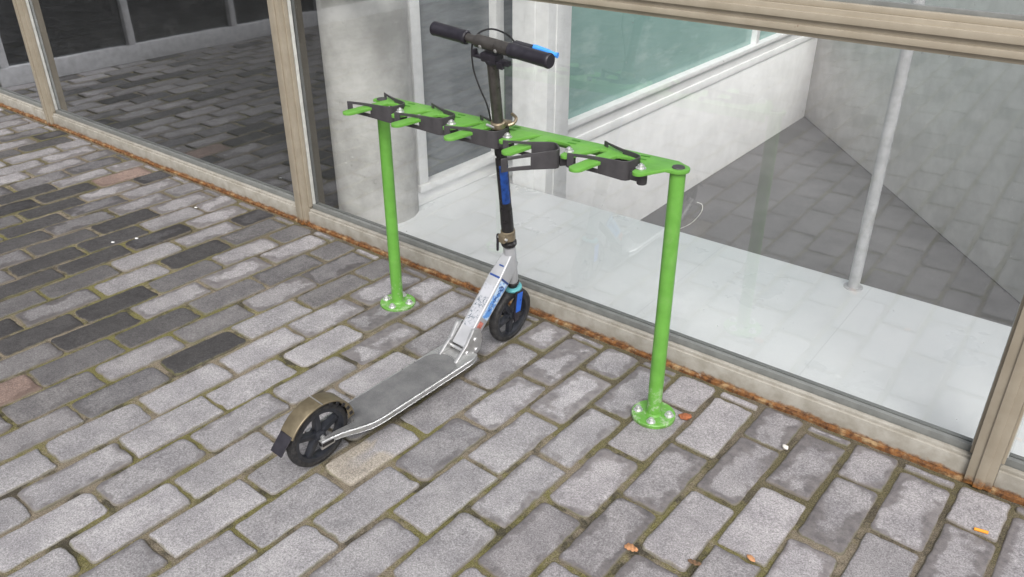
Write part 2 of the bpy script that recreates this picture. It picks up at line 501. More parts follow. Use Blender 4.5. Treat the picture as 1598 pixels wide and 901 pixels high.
U = .14; Q = 2.047; Y0 = .394; SK = .0214
def grid_xy(L, yu): return ((yu * SK - L + 11) * U, (yu - Y0) * U)
DARK = [(-1.81, -1.08, .06), (-1.72, -1.01, .055), (-1.69, -0.77, .06), (-1.33, -0.89, .055), (-1.28, -1.09, .06), (-1.34, -1.18, .07), (-1.43, -1.22, .055), (-0.79, -0.9, .055), (-1.71, -1.14, .07), (-1.45, -0.55, .075), (-1.97, -1.02, .075), (-1.86, -0.9, .06), (-1.08, -0.88, .09), (-1.58, -1.12, .13), (-1.6, -0.87, .11), (-1.32, -0.62, .10), (-0.95, -1.31, .17), (-0.95, -0.75, .17), (-1.09, -0.62, .15), (-1.28, -1.33, .17), (-1.16, -1.35, .17), (-1.48, -0.46, .055), (-1.84, -0.53, .065), (-1.46, -0.21, .13), (-1.36, -0.09, .13), (-1.34, -0.6, .13), (-1.07, -0.09, .13), (-1.08, -0.6, .15), (-0.81, -0.35, .15), (-0.81, -0.12, .15), (-3.47, -0.19, .07), (-2.72, -0.67, .06), (-2.61, -0.58, .055), (-2.49, -0.68, .06), (-2.1, -0.59, .055), (-1.83, -0.62, .05), (-1.73, -0.67, .06), (-2.51, -0.76, .06), (-1.99, -0.75, .09), (-3.4, -0.37, .10), (-2.30, -.80, .07), (-2.15, -.88, .08)]
RED = [(-1.06, -1.36), (-2.6, -0.33)]
def paving():
    verts = []; faces = []; A_c = []; A_e = []; A_w = []; A_r = []
    bricks = []
    for c in range(-19, 46):               # strip between joint line c and c+1
        par = (c + 1) % 2
        h = par - 2 - (2 if par == 0 else 0)
        while True:
            # header joints at -(h/2*Q + stagger) ; brick from header h (far) to h+2 (near)
            yb = -(h / 2 * Q + (-.0452 if h % 2 else 0)); ye = -((h + 2) / 2 * Q + (-.0452 if h % 2 else 0))
            if yb * U < -7.1: break
            h += 2
            top = min(yb, Y0 - .10)
            if top - ye < .12: continue
            bricks.append((c, top, ye))
    col_j = {c: random.uniform(-.03, .03) for c in range(-20, 48)}
    for c, yb, ye in bricks:
        rs = random.Random(c * 1009 + int(yb * 97))
        L0 = c + col_j[c] ; L1 = c + 1 + col_j[c + 1]
        yj = rs.uniform(-.03, .03)
        cx = (L0 + L1) / 2; cy = (yb + ye) / 2 + yj
        X, Y = grid_xy(cx, cy)
        hw = (L1 - L0) / 2 * U - rs.uniform(.0050, .0095); hl = (yb - ye) / 2 * U - rs.uniform(.0045, .0095)
        near = -2.4 < X < 2.6 and Y > -2.6
        NS = 9 if near else 4
        # rounded rectangle outline, wobbly
        rc = min(rs.uniform(.006, .022), hw * .6, hl * .6)
        out = []
        for k, (sx, sy) in enumerate(((1, 1), (-1, 1), (-1, -1), (1, -1))):
            cxk, cyk = sx * (hw - rc), sy * (hl - rc)
            a0 = (0, 90, 180, 270)[k]
            out += arc_pts(cxk, cyk, rc, a0, a0 + 90, 4 if near else 2)
            nxt = ((-1, 1), (-1, -1), (1, -1), (1, 1))[k]
            ex, ey = out[-1]
            a1 = a0 + 90
            fx, fy = (nxt[0] * (hw - rc) + rc * cos(radians(a1)), nxt[1] * (hl - rc) + rc * sin(radians(a1)))
            ns = NS if abs(fx - ex) < abs(fy - ey) else NS // 2
            out += [(ex + (fx - ex) * t / ns, ey + (fy - ey) * t / ns) for t in range(1, ns)]
        sd = rs.uniform(0, 100)
        ang = rs.gauss(0, .010) - SK
        tiltx, tilty = rs.gauss(0, .010), rs.gauss(0, .008); dz = rs.gauss(0, .0013)
        outline = []
        for x, y in out:
            w = 1 + .040 * mnoise.noise((x * 30 + sd, y * 30, sd))
            w2 = .0024 * mnoise.noise((x * 90 + sd, y * 90, 3.0))
            outline.append((x * w + w2, y * w + w2))
        n = len(outline); base = len(verts)
        # colour
        r = rs.random()
        pale = (.290, .282, .288)
        if X > .6: pale = (.285, .272, .278)
        elif X < -.8: pale = (.280, .270, .273)
        v = rs.gauss(1.0, .10)
        lf = max(0, min(1, (-.62 - X) / .5)) * max(0, min(1, (-.75 - Y) / .5))  # lower left stones darker: corner vignette put into albedo, plus dirtier stones
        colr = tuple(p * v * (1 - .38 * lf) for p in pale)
        worn = rs.uniform(.0, .40)
        if Y > -.60 and X < .3: worn = rs.uniform(.35, 1.0)
        elif X > .3 and Y > -.8: worn = rs.uniform(.05, .75)
        elif X < -.9: worn = rs.uniform(.1, .7)
        if X < -.7 and rs.random() < .14:
            kk = rs.uniform(.40, .7); colr = tuple(x * kk for x in colr)
        if X < -1.2 and rs.random() < .10: colr = (.07, .068, .07)
        if (X < -1.9 or Y < -2.2) and rs.random() < .22:
            g = rs.uniform(.05, .16); colr = (g, g * .97, g)
        for dx, dy, g in DARK:
            if abs(dx - X) < hw + .006 and abs(dy - Y) < hl + .006:
                g *= 1.0; colr = (g * 1.02, g * .98, g * .98); worn = rs.uniform(0, .35)
        if any(abs(dx - X) < hw + .006 and abs(dy - Y) < hl + .006 for dx, dy in RED):
            colr = (.235, .172, .145); worn = .35
        rings = [(0.0, -.035), (0.0, -.0065), (.0012, -.0030), (.004, -.0009), (.010, 0.0), (.022, .0004), (.036, .0004)]
        rings = [q for q in rings if q[0] < min(hw, hl) * .85]
        rr = rs.random()
        cream = abs(.05 - X) < hw and abs(-.99 - Y) < hl; CREAM = (.37, .335, .285)
        for d, z in rings:
            fx = max(0.05, 1 - d / hw); fy = max(.05, 1 - d / hl)
            for x, y in outline:
                px, py = x * fx, y * fy
                zz = z + dz + px * tiltx + py * tilty
                if z > -.03: zz += .0011 * mnoise.noise((px * 26 + sd, py * 26, sd))
                if z > -.0035: zz += .0007 * mnoise.noise((px * 75 + sd, py * 75, sd))
                wx = X + px * cos(ang) - py * sin(ang); wy = Y + px * sin(ang) + py * cos(ang)
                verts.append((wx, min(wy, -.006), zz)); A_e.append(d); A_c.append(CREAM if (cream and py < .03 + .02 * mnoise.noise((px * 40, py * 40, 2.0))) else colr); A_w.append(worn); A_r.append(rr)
        m = len(rings)
        for i in range(m - 1):
            for k in range(n):
                faces.append((base + i * n + k, base + i * n + (k + 1) % n, base + (i + 1) * n + (k + 1) % n, base + (i + 1) * n + k))
        # centre
        ci = len(verts); verts.append((X, Y, dz + .0004)); A_e.append(hw); A_c.append(colr); A_w.append(worn); A_r.append(rr)
        for k in range(n):
            faces.append((base + (m - 1) * n + k, base + (m - 1) * n + (k + 1) % n, ci))
    me = bpy.data.meshes.new('pavement')
    me.from_pydata(verts, [], faces)
    a = me.attributes.new('bcol', 'FLOAT_COLOR', 'POINT')
    a.data.foreach_set('color', [q for c in A_c for q in (*c, 1.0)])
    for nm, arr in (('edge', A_e), ('worn', A_w), ('rnd', A_r)):
        a = me.attributes.new(nm, 'FLOAT', 'POINT'); a.data.foreach_set('value', arr)
    me.update()
    return struct(link('pavement', me, M['stone'], None, 55))
paving()

# ------------------------------------------------------------------ interior floor, void and lower level
FZ = 0.0
LZ = -.84
struct(MB().box(-1.12, 6.0, .10, .975, FZ - .16, FZ).build('interior_floor', M['white_floor'], bevel=.003))
struct(MB().box(-1.3, 7.0, .06, 8.2, LZ - .1, LZ).build('lower_floor', M['darkfloor'], smooth=0))
w = MB(); w.box(-1.30, -1.085, .98, 8.2, LZ, -.055); w.box(-1.30, -1.075, .98, 8.2, -.0545, -.001)
tag(w.build('retaining_wall', M['plaster'], bevel=.003), 'white wall dropping from the teal glazing sill to the sunken floor', 'wall')
w = MB(); w.obox((1.36, 3.03, -.035), (2.60, -3.14, 0), (3.14, 2.60, 0), (0, 0, 1), 3.9, .10, .80)
tag(w.build('angled_wall', M['greyplaster'], bevel=.004), 'pale grey wall standing at an angle on the sunken floor behind the slender post', 'wall')
# dark room behind the left panes
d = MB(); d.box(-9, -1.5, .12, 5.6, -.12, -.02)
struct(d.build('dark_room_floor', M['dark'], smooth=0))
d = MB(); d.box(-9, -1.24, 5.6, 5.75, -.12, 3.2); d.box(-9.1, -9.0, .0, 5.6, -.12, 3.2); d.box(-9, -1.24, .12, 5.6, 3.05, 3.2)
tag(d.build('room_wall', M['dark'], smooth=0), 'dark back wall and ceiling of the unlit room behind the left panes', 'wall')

# ------------------------------------------------------------------ glazed facade
fac = thing('glazed_facade', 'beige framed glass facade with rusty base rail along the paving', 'facade', (0, 0, 0))
MUL = [-4.95, -3.77, -1.365, 1.443, 3.9]
for i, x in enumerate(MUL):
    hw = .034
    m = MB()
    m.box(x - hw, x + hw, -.010, .046, .0, 2.75)           # main box
    m.box(x - hw - .008, x - hw, .010, .03, .086, 2.75)
    m.box(x + hw, x + hw + .008, .010, .03, .086, 2.75)
    m.box(x - .010, x + .014, -.016, -.010, .0, 2.75)      # front fin
    m.build('mullion', M['frame'], fac, bevel=.002)
for i in range(len(MUL) - 1):
    x0, x1 = MUL[i] + .0345, MUL[i + 1] - .0345
    # rusty base angle, wobbly
    n = max(20, int((x1 - x0) / .02))
    rb = MB(); 
    vs = []
    for k in range(n + 1):
        x = x0 - .009 + (x1 - x0 + .018) * k / n
        e = .0012 * mnoise.noise((x * 14, 2.0, 1.0)) + .001 * mnoise.noise((x * 45, 5.0, 1.0))
        zt = .0075 + .0016 * mnoise.noise((x * 11, 8.0, 1.0)) + .0008 * mnoise.noise((x * 60, 3.0, 1.0))
        vs += [(x, -.003 + e, -.02), (x, -.004 + e, zt * .55), (x, .0 + e * .6, zt), (x, .03, zt + .002), (x, .03, -.02)]
    fs = []
    for k in range(n):
        for j in range(5):
            fs.append((k * 5 + j, k * 5 + (j + 1) % 5, (k + 1) * 5 + (j + 1) % 5, (k + 1) * 5 + j))
    fs += [(0, 1, 2, 3, 4), tuple(n * 5 + j for j in (4, 3, 2, 1, 0))]
    rb.add(vs, fs).build('base_angle', M['rust'], fac, smooth=50)
    r = MB(); r.box(x0, x1, .006, .046, .008, .064)
    r.box(x0, x1, .046, .10, .03, .062)
    r.box(x0, x1, .014, .030, .064, .074)
    r.build('sill_rail', M['rail'], fac, bevel=.002)
    MB().box(x0, x1, .031, .046, .0645, .094).build('glazing_gasket', M['gasket'], fac, bevel=.0015)
    MB().box(x0, x1, .060, .075, .0625, .088).build('glazing_gasket', M['gasket'], fac, bevel=.0015)
    t = MB(); t.box(x0, x1, .000, .10, 1.100, 1.172)
    t.box(x0, x1, -.010, .0, 1.112, 1.128); t.box(x0, x1, -.010, .0, 1.142, 1.160)
    t.box(x0, x1, .010, .03, 1.172, 1.186)
    t.build('transom', M['frame'], fac, bevel=.002)
    for xa in (x0, x1 - .010):
        for za, zb_ in ((.0945, 1.0995), (1.1965, 2.679)):
            MB().box(xa, xa + .010, .032, .0465, za, zb_).build('glazing_gasket', M['paleseal'], fac, bevel=.0015)
    MB().box(x0, x1, .031, .046, 1.1725, 1.196).build('glazing_gasket', M['gasket'], fac, bevel=.0015)
    h = MB(); h.box(x0, x1, .0, .10, 2.68, 2.75); h.build('head_rail', M['frame'], fac, bevel=.002)
    MB().box(x0 - .004, x1 + .004, .048, .058, .0655, 1.098).build('glass_pane', M['glass'], fac, smooth=0)
    MB().box(x0 - .004, x1 + .004, .048, .058, 1.174, 2.678).build('glass_pane', M['glass'], fac, smooth=0)

# building wing standing at a right angle on the left (seen mirrored in the left panes)
wing = thing('glazed_wing', 'dark glazed building wing with pale rails seen mirrored in the left panes', 'building', (-4.93, -.2, 0))
def wl(x0, x1, y0, y1, z0, z1): return MB().box(x0, x1, y0 + .2, y1 + .2, z0, z1)
wl(-.06, .03, -7.0, -.10, .0, .13).build('base_rail', M['alu'], wing, bevel=.003)
for y in (-.16, -1.12, -2.06, -3.0, -3.95, -4.9, -5.85, -6.8):
    wl(-.05, .025, y - .028, y + .028, .131, 3.2).build('mullion', M['alu'], wing, bevel=.003)
wl(-.028, -.020, -7.0, -.10, .131, 3.2).build('glass_pane', M['wingglass'], wing, smooth=0)
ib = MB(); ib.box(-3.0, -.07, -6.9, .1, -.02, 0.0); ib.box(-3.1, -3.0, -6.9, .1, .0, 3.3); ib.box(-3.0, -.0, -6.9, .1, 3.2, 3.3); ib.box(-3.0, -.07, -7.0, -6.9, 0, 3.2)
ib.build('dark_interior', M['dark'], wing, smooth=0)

# ------------------------------------------------------------------ inside: pillar, column, post, glazed partition
def lathe_obj(name, mat, loc, prof, label, cat, n=48):
    o = MB().lathe((0, 0, 0), (0, 0, 1), prof, n).build(name, mat, None, smooth=50)
    o.location = loc
    return tag(o, label, cat)
lathe_obj('concrete_pillar', M['concrete'], (-1.20, .315, -.05), [(0, .186), (.055, .186), (3.1, .186)], 'thick round bare concrete pillar behind the glass beside the middle mullion', 'pillar')
wc = MB()
wc.box(-.10, .10, -.10, .10, LZ + .001, 3.0); wc.box(-.03, .03, -.106, -.10, LZ + .012, 3.0); wc.box(.10, .106, -.035, .035, LZ + .012, 3.0)
o = wc.build('white_column', M['whitepaint'], None, bevel=.006); o.location = (-.828, 1.085, 0); o.rotation_euler = (0, 0, .05)
tag(o, 'square white painted column rising beside the white floor edge behind the scooter', 'column')
lathe_obj('slender_post', M['alu'], (.812, .925, FZ), [(0, .036), (.004, .036), (.0045, .0215), (2.9, .0205)], 'slender white post at the edge of the dark floor opening', 'post', 24)
pt = thing('glazed_partition', 'white framed inner glass wall with grey and teal panes beside the pillar', 'partition', (-1.12, .48, FZ))
def pl(x0, x1, y0, y1, z0, z1): return MB().box(x0, x1, y0 - .48, y1 - .48, z0, z1)
pl(-.02, .035, .46, 7.8, 0.001, .075).build('plinth', M['plaster'], pt, bevel=.003)
pl(-.06, .060, .46, 7.8, .0755, .108).build('sill', M['whitepaint'], pt, bevel=.004)
for y in (.50, 1.08, 1.39, 4.35, 6.2):
    wdt = .05 if y == 1.39 else .03
    pl(-.05, .045, y - wdt, y + wdt, .109, 2.9).build('frame_post', M['whitepaint'], pt, bevel=.004)
pl(-.012, .0, .53, 1.05, .109, 2.9).build('grey_pane', M['greypane'], pt, smooth=0)
pl(-.012, .0, 1.11, 1.34, .109, 2.9).build('grey_pane', M['greypane'], pt, smooth=0)
pl(-.012, .0, 1.44, 4.32, .109, 2.9).build('teal_pane', M['tealpane'], pt, smooth=0)
pl(-.012, .0, 4.38, 6.17, .109, 2.9).build('teal_pane', M['tealpane'], pt, smooth=0)
pl(-.05, .045, .5, 7.8, 2.901, 3.0).build('head_rail', M['whitepaint'], pt, bevel=.004)

# ------------------------------------------------------------------ scooter rack
rack = thing('scooter_rack', 'bright green steel scooter rack with five dark grey locking clamps on two posts', 'scooter rack', (0.05, -.268, 0))
RX, RY = .05, -.268
def zp(x): return .787 + .012 * (x + RX)             # top face of the plate (local x)
PX = (-.497 - RX, .601 - RX); PY = (.005, -.004)
def hexbolt(c, r=.010, h=.008):
    m = MB(); c = Vector(c)
    m.cyl(c, c + Vector((0, 0, .002)), r * 1.45, n=20)
    m.cyl(c + Vector((0, 0, .002)), c + Vector((0, 0, .002 + h)), r, n=6)
    m.cyl(c + Vector((0, 0, .002 + h)), c + Vector((0, 0, .006 + h)), r * .55, r * .45, n=12)
    return m
for x, y in zip(PX, PY):
    zt = zp(x)
    p = MB().lathe((x, y, .0), (0, 0, 1), [(.006, .0215), (zt - .010, .0208)], 32)
    post = p.build('post', M['green'], rack)
    cap = MB().lathe((x, y, 0), (0, 0, 1), [(zt + .0005, .0175), (zt + .003, .016), (zt + .0032, .006)], 24).build('end_cap', M['plastic'], post)
    fl = MB().lathe((x, y, 0), (0, 0, 1), [(.0005, .066), (.010, .066), (.012, .064), (.0122, .026), (.018, .0225)], 48).build('flange', M['green'], post)
    for a in (20, 110, 200, 290):
        hexbolt((x + .047 * cos(radians(a)), y + .047 * sin(radians(a)), .0122), .0095, .009).build('bolt', M['zinc'], post)
TIPS = [-.322 - RX, -.106 - RX, .109 - RX, .322 - RX, .545 - RX]
def yl(y): return y - RY
# plate outline, counter clockwise seen from above: front edge left to right, then back edge
poly = arc_pts(PX[0], PY[0], .030, 90, 215, 8)
for k, tx in enumerate(TIPS):
    f0, f1 = tx - .1405, tx - .157           # finger axis at its root and at its tip (fingers lean to the left)
    poly += [(f0 - .0195, yl(-.264)), (f1 - .0193, yl(-.420))]
    poly += arc_pts(f1, yl(-.4245), .0195, 186, 356, 10) + [(f0 + .0195, yl(-.286))]
    poly += [(f0 + .026, yl(-.281)), (f0 + .045, yl(-.279)), (f0 + .084, yl(-.282)), (f0 + .098, yl(-.291)), (f0 + .110, yl(-.318))]
    poly += arc_pts(tx - .0115, yl(-.357), .0165, 205, 338, 8)
    if k < 4: poly += [(tx + .036, yl(-.266))]
poly += [(PX[1] - .022, PY[1] - .030)] + arc_pts(PX[1], PY[1], .030, -90, 75, 10) + [(PX[1] - .022, yl(-.2265)), (PX[0] + .022, yl(-.2245))]
plate = MB().prism(poly, lambda x: zp(x) - .009, lambda x: zp(x)).build('top_plate', M['green'], rack, bevel=.0015)
MB().prism([(PX[0] + .02, yl(-.236)), (PX[1] - .02, yl(-.240)), (PX[1] - .02, yl(-.234)), (PX[0] + .02, yl(-.230))], lambda x: zp(x) - .032, lambda x: zp(x) - .0092).build('stiffener', M['green'], plate, bevel=.001)
for tx in TIPS:
    hexbolt((tx - .018, yl(-.335), zp(tx) + .0003), .0095, .007).build('bolt', M['zinc'], plate)
    for dx, dy in ((-.055, -.246), (-.052, -.272)):
        c = Vector((tx + dx, yl(dy), zp(tx) + .0004))
        MB().obox(c, (1, .12, 0), (-.12, 1, 0), (0, 0, 1), .013, .0035, .0006).build('slot_shade', M['greendark'], plate, bevel=.0005, smooth=0)  # raised dark green bar painting in the shade of a slot hole

def clamp_mesh(zc):
    """U shaped clamp round the pivot (origin), zc = height of plate top; arms point to -x"""
    px, py = -.018, -.325
    zt, zb = .011, -.042
    # (x, y, ztop, zbottom, window)
    P = []
    front = [(-.222, -.372), (-.205, -.366), (-.180, -.359), (-.158, -.3545), (-.137, -.351), (-.085, -.345)]
    cf = [(-.067, -.343), (-.059, -.339), (-.054, -.331)]
    side = [(-.051, -.315), (-.050, -.297)]
    cb = [(-.051, -.286), (-.056, -.278), (-.064, -.273)]
    back = [(-.085, -.268), (-.115, -.263), (-.145, -.254), (-.175, -.243), (-.190, -.236)]
    seq = front + cf + side + cb + back
    N = len(seq); th = .0045
    m = MB()
    def zs(i):
        x = seq[i][0]; isb = i >= len(front) + 6
        t = max(0, min(1, (-x - .06) / .15))
        if not isb: return zt - .003 * t, zb + .012 * t
        return zt + .002 * t, zb + (.020 + .018 * t) * t
    def nrm(i):
        a = Vector((*seq[max(i - 1, 0)], 0)); b2 = Vector((*seq[min(i + 1, N - 1)], 0)); d = (b2 - a).normalized()
        return Vector((-d.y, d.x, 0))
    def isw(i):
        x0 = seq[i][0]; x1 = seq[i + 1][0]
        if i < len(front) - 1: return -.212 <= min(x0, x1) and max(x0, x1) <= -.136
        return i >= len(front) + 6 and max(x0, x1) <= -.110 and min(x0, x1) >= -.180
    # build as one continuous strip per band so that it stays a single clean wall
    def strip(i0, i1, f0, f1):
        vs = []
        for i in range(i0, i1 + 1):
            c = Vector((seq[i][0] - px, seq[i][1] - py, 0)); nn = nrm(i) * (th / 2)
            t, b_ = zs(i); h = t - b_
            for q in (c - nn, c + nn):
                vs.append((q.x, q.y, b_ + h * f0)); vs.append((q.x, q.y, b_ + h * f1))
        fs = []; k = i1 - i0
        for i in range(k):
            o = i * 4; p = o + 4
            fs += [(o, p, p + 1, o + 1), (o + 2, o + 3, p + 3, p + 2), (o + 1, p + 1, p + 3, o + 3), (o, o + 2, p + 2, p)]
        fs += [(0, 1, 3, 2), (k * 4, k * 4 + 2, k * 4 + 3, k * 4 + 1)]
        m.add(vs, fs)
    i = 0
    while i < N - 1:
        j = i
        wv = isw(i)
        while j < N - 1 and isw(j) == wv: j += 1
        if wv:
            strip(i, j, .80, 1.0); strip(i, j, 0.0, .26)
        else: strip(i, j, 0, 1)
        i = j
    # pivot knuckle under the tooth and its web
    m.lathe((0, 0, 0), (0, 0, 1), [(-.046, .011), (-.044, .0135), (-.012, .0135), (-.0105, .012)], 20)
    m.box(-.0325, -.010, -.006, .006, -.040, -.014)
    m.box(-.0325, -.006, -.010, -.0062, -.036, -.018)
    # finger stop block inside
    m.box(-.066, -.038, -.012, .030, -.042, -.036)
    return m
cl_mesh = None
for k, tx in enumerate(TIPS):
    o = clamp_mesh(0).build('locking_clamp', M['plastic'], rack, bevel=.0008, seg=1) if cl_mesh is None else bpy.data.objects.new('locking_clamp', cl_mesh)
    if cl_mesh is None: cl_mesh = o.data
    else: COL.objects.link(o); o.parent = rack
    o.location = (tx - .018, yl(-.325), zp(tx))
    o.rotation_euler = (0, 0, radians(50 if k == 3 else (3 if k == 2 else 0)))
    o['label'] = ['closed dark grey clamp above the left post', 'closed dark grey clamp beside the one above the left post', 'closed dark grey clamp locked round the scooter stem', 'dark grey clamp swung open', 'closed dark grey clamp next to the right post'][k]

# ------------------------------------------------------------------ kick scooter
sc = thing('kick_scooter', 'silver and black kick scooter with bronze rear fender parked in the green rack', 'kick scooter', (-.0285, -.6125, .0), (0, radians(4.2), radians(-1.2)))
WB = .4175; WR = .100
def add_wheel(name, y, spokes=5, a0=0.0):
    hub = MB().lathe((-.020, y, WR), (1, 0, 0), [(0, .010), (.004, .016), (.036, .016), (.040, .010)], 24)
    wh = hub.build(name, M['rim'], sc)
    prof = [(-.0145, .083), (-.0155, .090), (-.0125, .0965), (-.006, .0995), (.0, .100), (.006, .0995), (.0125, .0965), (.0155, .090), (.0145, .083), (.010, .080), (-.010, .080)]
    MB().lathe((0, y, WR), (1, 0, 0), prof, 64, closed=True).build('tyre', M['tyre'], wh)
    MB().lathe((0, y, WR), (1, 0, 0), [(-.013, .0715), (-.0135, .0835), (.0135, .0835), (.013, .0715), (.004, .069), (-.004, .069)], 64, closed=True).build('rim', M['rim'], wh)
    sp = MB()
    for k in range(spokes):
        a = a0 + 2 * pi * k / spokes
        d = Vector((0, cos(a), sin(a))); n = Vector((0, -sin(a), cos(a)))
        c = Vector((0, y, WR))
        p0 = c + d * .010; p1 = c + d * .0735
        hw0, hw1, t0, t1 = .0095, .0075, .011, .008
        ps = []
        for sx, t in ((-1, 0), (1, 0)):
            pass
        X = Vector((1, 0, 0))
        ps = [p0 - n * hw0 - X * t0, p0 + n * hw0 - X * t0, p1 + n * hw1 - X * t1, p1 - n * hw1 - X * t1,
              p0 - n * hw0 + X * t0, p0 + n * hw0 + X * t0, p1 + n * hw1 + X * t1, p1 - n * hw1 + X * t1]
        sp.hexa(ps)
    sp.build('spokes', M['rim'], wh, bevel=.002)
    MB().lathe((-.026, y, WR), (1, 0, 0), [(0, .0065), (.052, .0065)], 16).build('axle', M['silver'], wh)
    return wh
add_wheel('rear_wheel', -WB, 5, .35)
add_wheel('front_wheel', WB, 5, .9)

def ax(z, dx=0.0, dy=0.0): return Vector((dx, .4655 - .200 * z + dy, z))
D = (ax(1) - ax(0)).normalized(); FW = D.cross(Vector((1, 0, 0))) * -1   # forward normal of the steering axis
if FW.y < 0: FW = -FW
# deck: hollow alloy board with two rear rails either side of the wheel
ZT, ZB = .078, .058
def deck():
    outer = [(-.432, .0375), (-.400, .041), (-.360, .0475), (-.318, .0560), (-.272, .0635), (-.225, .0660), (-.10, .0660), (.0, .0660), (.118, .0660), (.155, .0655), (.186, .0555)]
    inner = [(-.432, .0225), (-.318, .0225), (-.304, .0215), (-.300, .012), (-.2985, .0)]
    def interp(tab, y, d):
        for (a, xa), (b_, xb) in zip(tab, tab[1:]):
            if a <= y <= b_: return xa + (xb - xa) * (y - a) / (b_ - a)
        return d
    def zt(y): 
        t = max(0, min(1, (-.235 - y) / .17)); t = t * t * (3 - 2 * t)
        return ZT + .019 * t
    ys = sorted(set([round(-.432 + .618 * k / 40, 5) for k in range(41)] + [a for a, _ in outer] + [a for a, _ in inner]))
    m = MB(); vs = []
    rows = []
    for y in ys:
        xo = interp(outer, y, .054); xi = interp(inner, y, 0.0)
        zz = zt(y); e = .0035
        th = ZT - ZB - .006 * max(0, min(1, (-.30 - y) / .1))
        rows.append((y, xi, xo, zz, th))
    # right half section ring: inner bottom, inner top, (edge bevel) outer top, outer side, outer bottom
    def ring(s_, r):
        y, xi, xo, zz, th = r
        return [(s_ * xi, y, zz - th), (s_ * xi, y, zz), (s_ * (xo - .007), y, zz), (s_ * (xo - .0035), y, zz + .0012), (s_ * (xo - .0008), y, zz - .0006), (s_ * xo, y, zz - .004), (s_ * xo, y, zz - th * .55), (s_ * (xo - .002), y, zz - th * .62), (s_ * (xo - .002), y, zz - th * .80), (s_ * xo, y, zz - th * .86), (s_ * (xo - .003), y, zz - th)]
    for s_ in (-1, 1):
        base = []
        for r in rows: base += ring(s_, r)
        n = 11; k = len(rows); fs = []
        for i in range(k - 1):
            inn = rows[i][1] > 0 or rows[i + 1][1] > 0
            for j in range(n):
                if j == 0 and not inn: continue
                fs.append((i * n + j, i * n + (j + 1) % n, (i + 1) * n + (j + 1) % n, (i + 1) * n + j))
        fs += [tuple(range(n)), tuple((k - 1) * n + j for j in reversed(range(n)))]
        m.add(base, fs)
    d = m.build('deck', M['silver'], sc, smooth=30)
    g = MB()
    yy = [y for y in ys if y > -.428 and y < .118] + [.118 - .07 * q for q in (.02, .06, .12, .2, .3, .4)]
    yy = sorted(set(yy)); gr = []
    for y in yy:
        w = interp(outer, y, 0) - .0072
        if y > .048:
            u_ = (y - .048) / .070
            w = min(w, .0588 * math.sqrt(max(0, 1 - u_ ** 2.2)))
        xi = interp(inner, y, 0.0)
        gr.append((y, xi + (.002 if xi > 0 else 0), max(w, .0005), zt(y)))
    for s_ in (-1, 1):
        for (y0, i0, w0, z0), (y1, i1, w1, z1) in zip(gr, gr[1:]):
            g.add([(s_ * i0, y0, z0 + .0011), (s_ * w0, y0, z0 + .0011), (s_ * w1, y1, z1 + .0011), (s_ * i1, y1, z1 + .0011)], [(0, 1, 2, 3)])
    g.build('grip_tape', M['griptape'], d, smooth=30)
    for s_ in (-1, 1):
        MB().box(s_ * .030 - .0055, s_ * .030 + .0055, -.4336, -.4322, .083, .0945).build('rail_end', M['black'], d)  # black patches paint in the dark hollow of the open rail ends
        MB().add([(s_ * .0392, -.4315, .082), (s_ * .0392, -.4315, .0935), (s_ * .0432, -.396, .0925), (s_ * .0432, -.396, .084), (s_ * .034, -.4315, .082), (s_ * .034, -.4315, .0935), (s_ * .034, -.396, .0925), (s_ * .034, -.396, .084)], [(0, 1, 2, 3), (7, 6, 5, 4), (0, 4, 5, 1), (1, 5, 6, 2), (2, 6, 7, 3), (3, 7, 4, 0)]).build('rail_end', M['black'], d)
        MB().box(s_ * .030 - .0045, s_ * .030 + .0045, -.432, -.385, .068, .0835).build('dropout', M['silver'], d, bevel=.003)
        MB().box(s_ * .035 - .008, s_ * .035 + .008, -.22, .15, .048, .0578).build('rib', M['silver'], d, bevel=.002)
    return d
deck()
# folding bracket
br = MB()
for s in (-1, 1):
    pr_ = [(.100, .079), (.190, .060), (.218, .075), (.228, .115), (.214, .158), (.184, .168), (.152, .122)]
    vs = [(s * .0345 - .006, y, z) for y, z in pr_] + [(s * .0345 + .006, y, z) for y, z in pr_]
    n = len(pr_)
    br.add(vs, [tuple(range(n)), tuple(range(2 * n - 1, n - 1, -1))] + [(k, (k + 1) % n, n + (k + 1) % n, n + k) for k in range(n)])
br.box(-.0285, .0285, .118, .205, .060, .082)
brk = br.build('folding_bracket', M['silver'], sc, bevel=.003)
for y, z in ((.190, .128), (.152, .094), (.197, .086)):
    b_ = MB().cyl((-.044, y, z), (.044, y, z), .0055, n=14); b_.cyl((.038, y, z), (.0445, y, z), .0085, n=6); b_.cyl((-.0445, y, z), (-.038, y, z), .0085, n=6)
    b_.build('bolt', M['zinc'], brk, bevel=.0008, seg=1)
# down tube: box section rising to the head tube
p0 = Vector((0, .168, .092)); p1 = ax(.330, dy=.004)
dn = (p1 - p0).normalized(); up = Vector((1, 0, 0)).cross(dn).normalized()
if up.z < 0: up = -up
dt = MB()
secs = [(p0, .0265, .023), (p0 + (p1 - p0) * .35, .0265, .026), (p0 + (p1 - p0) * .75, .0255, .031), (p1, .0185, .031)]
vs = []
for c, hx, hz in secs:
    vs += [c + Vector((-hx, 0, 0)) - up * hz, c + Vector((hx, 0, 0)) - up * hz, c + Vector((hx, 0, 0)) + up * hz, c + Vector((-hx, 0, 0)) + up * hz]
fs = [(3, 2, 1, 0), (12, 13, 14, 15)]
for i in range(3):
    fs += [(i * 4 + k, i * 4 + (k + 1) % 4, i * 4 + 4 + (k + 1) % 4, i * 4 + 4 + k) for k in range(4)]
dt.add(vs, fs)
dto = dt.build('down_tube', M['silverwhite'], sc, bevel=.005, seg=3)
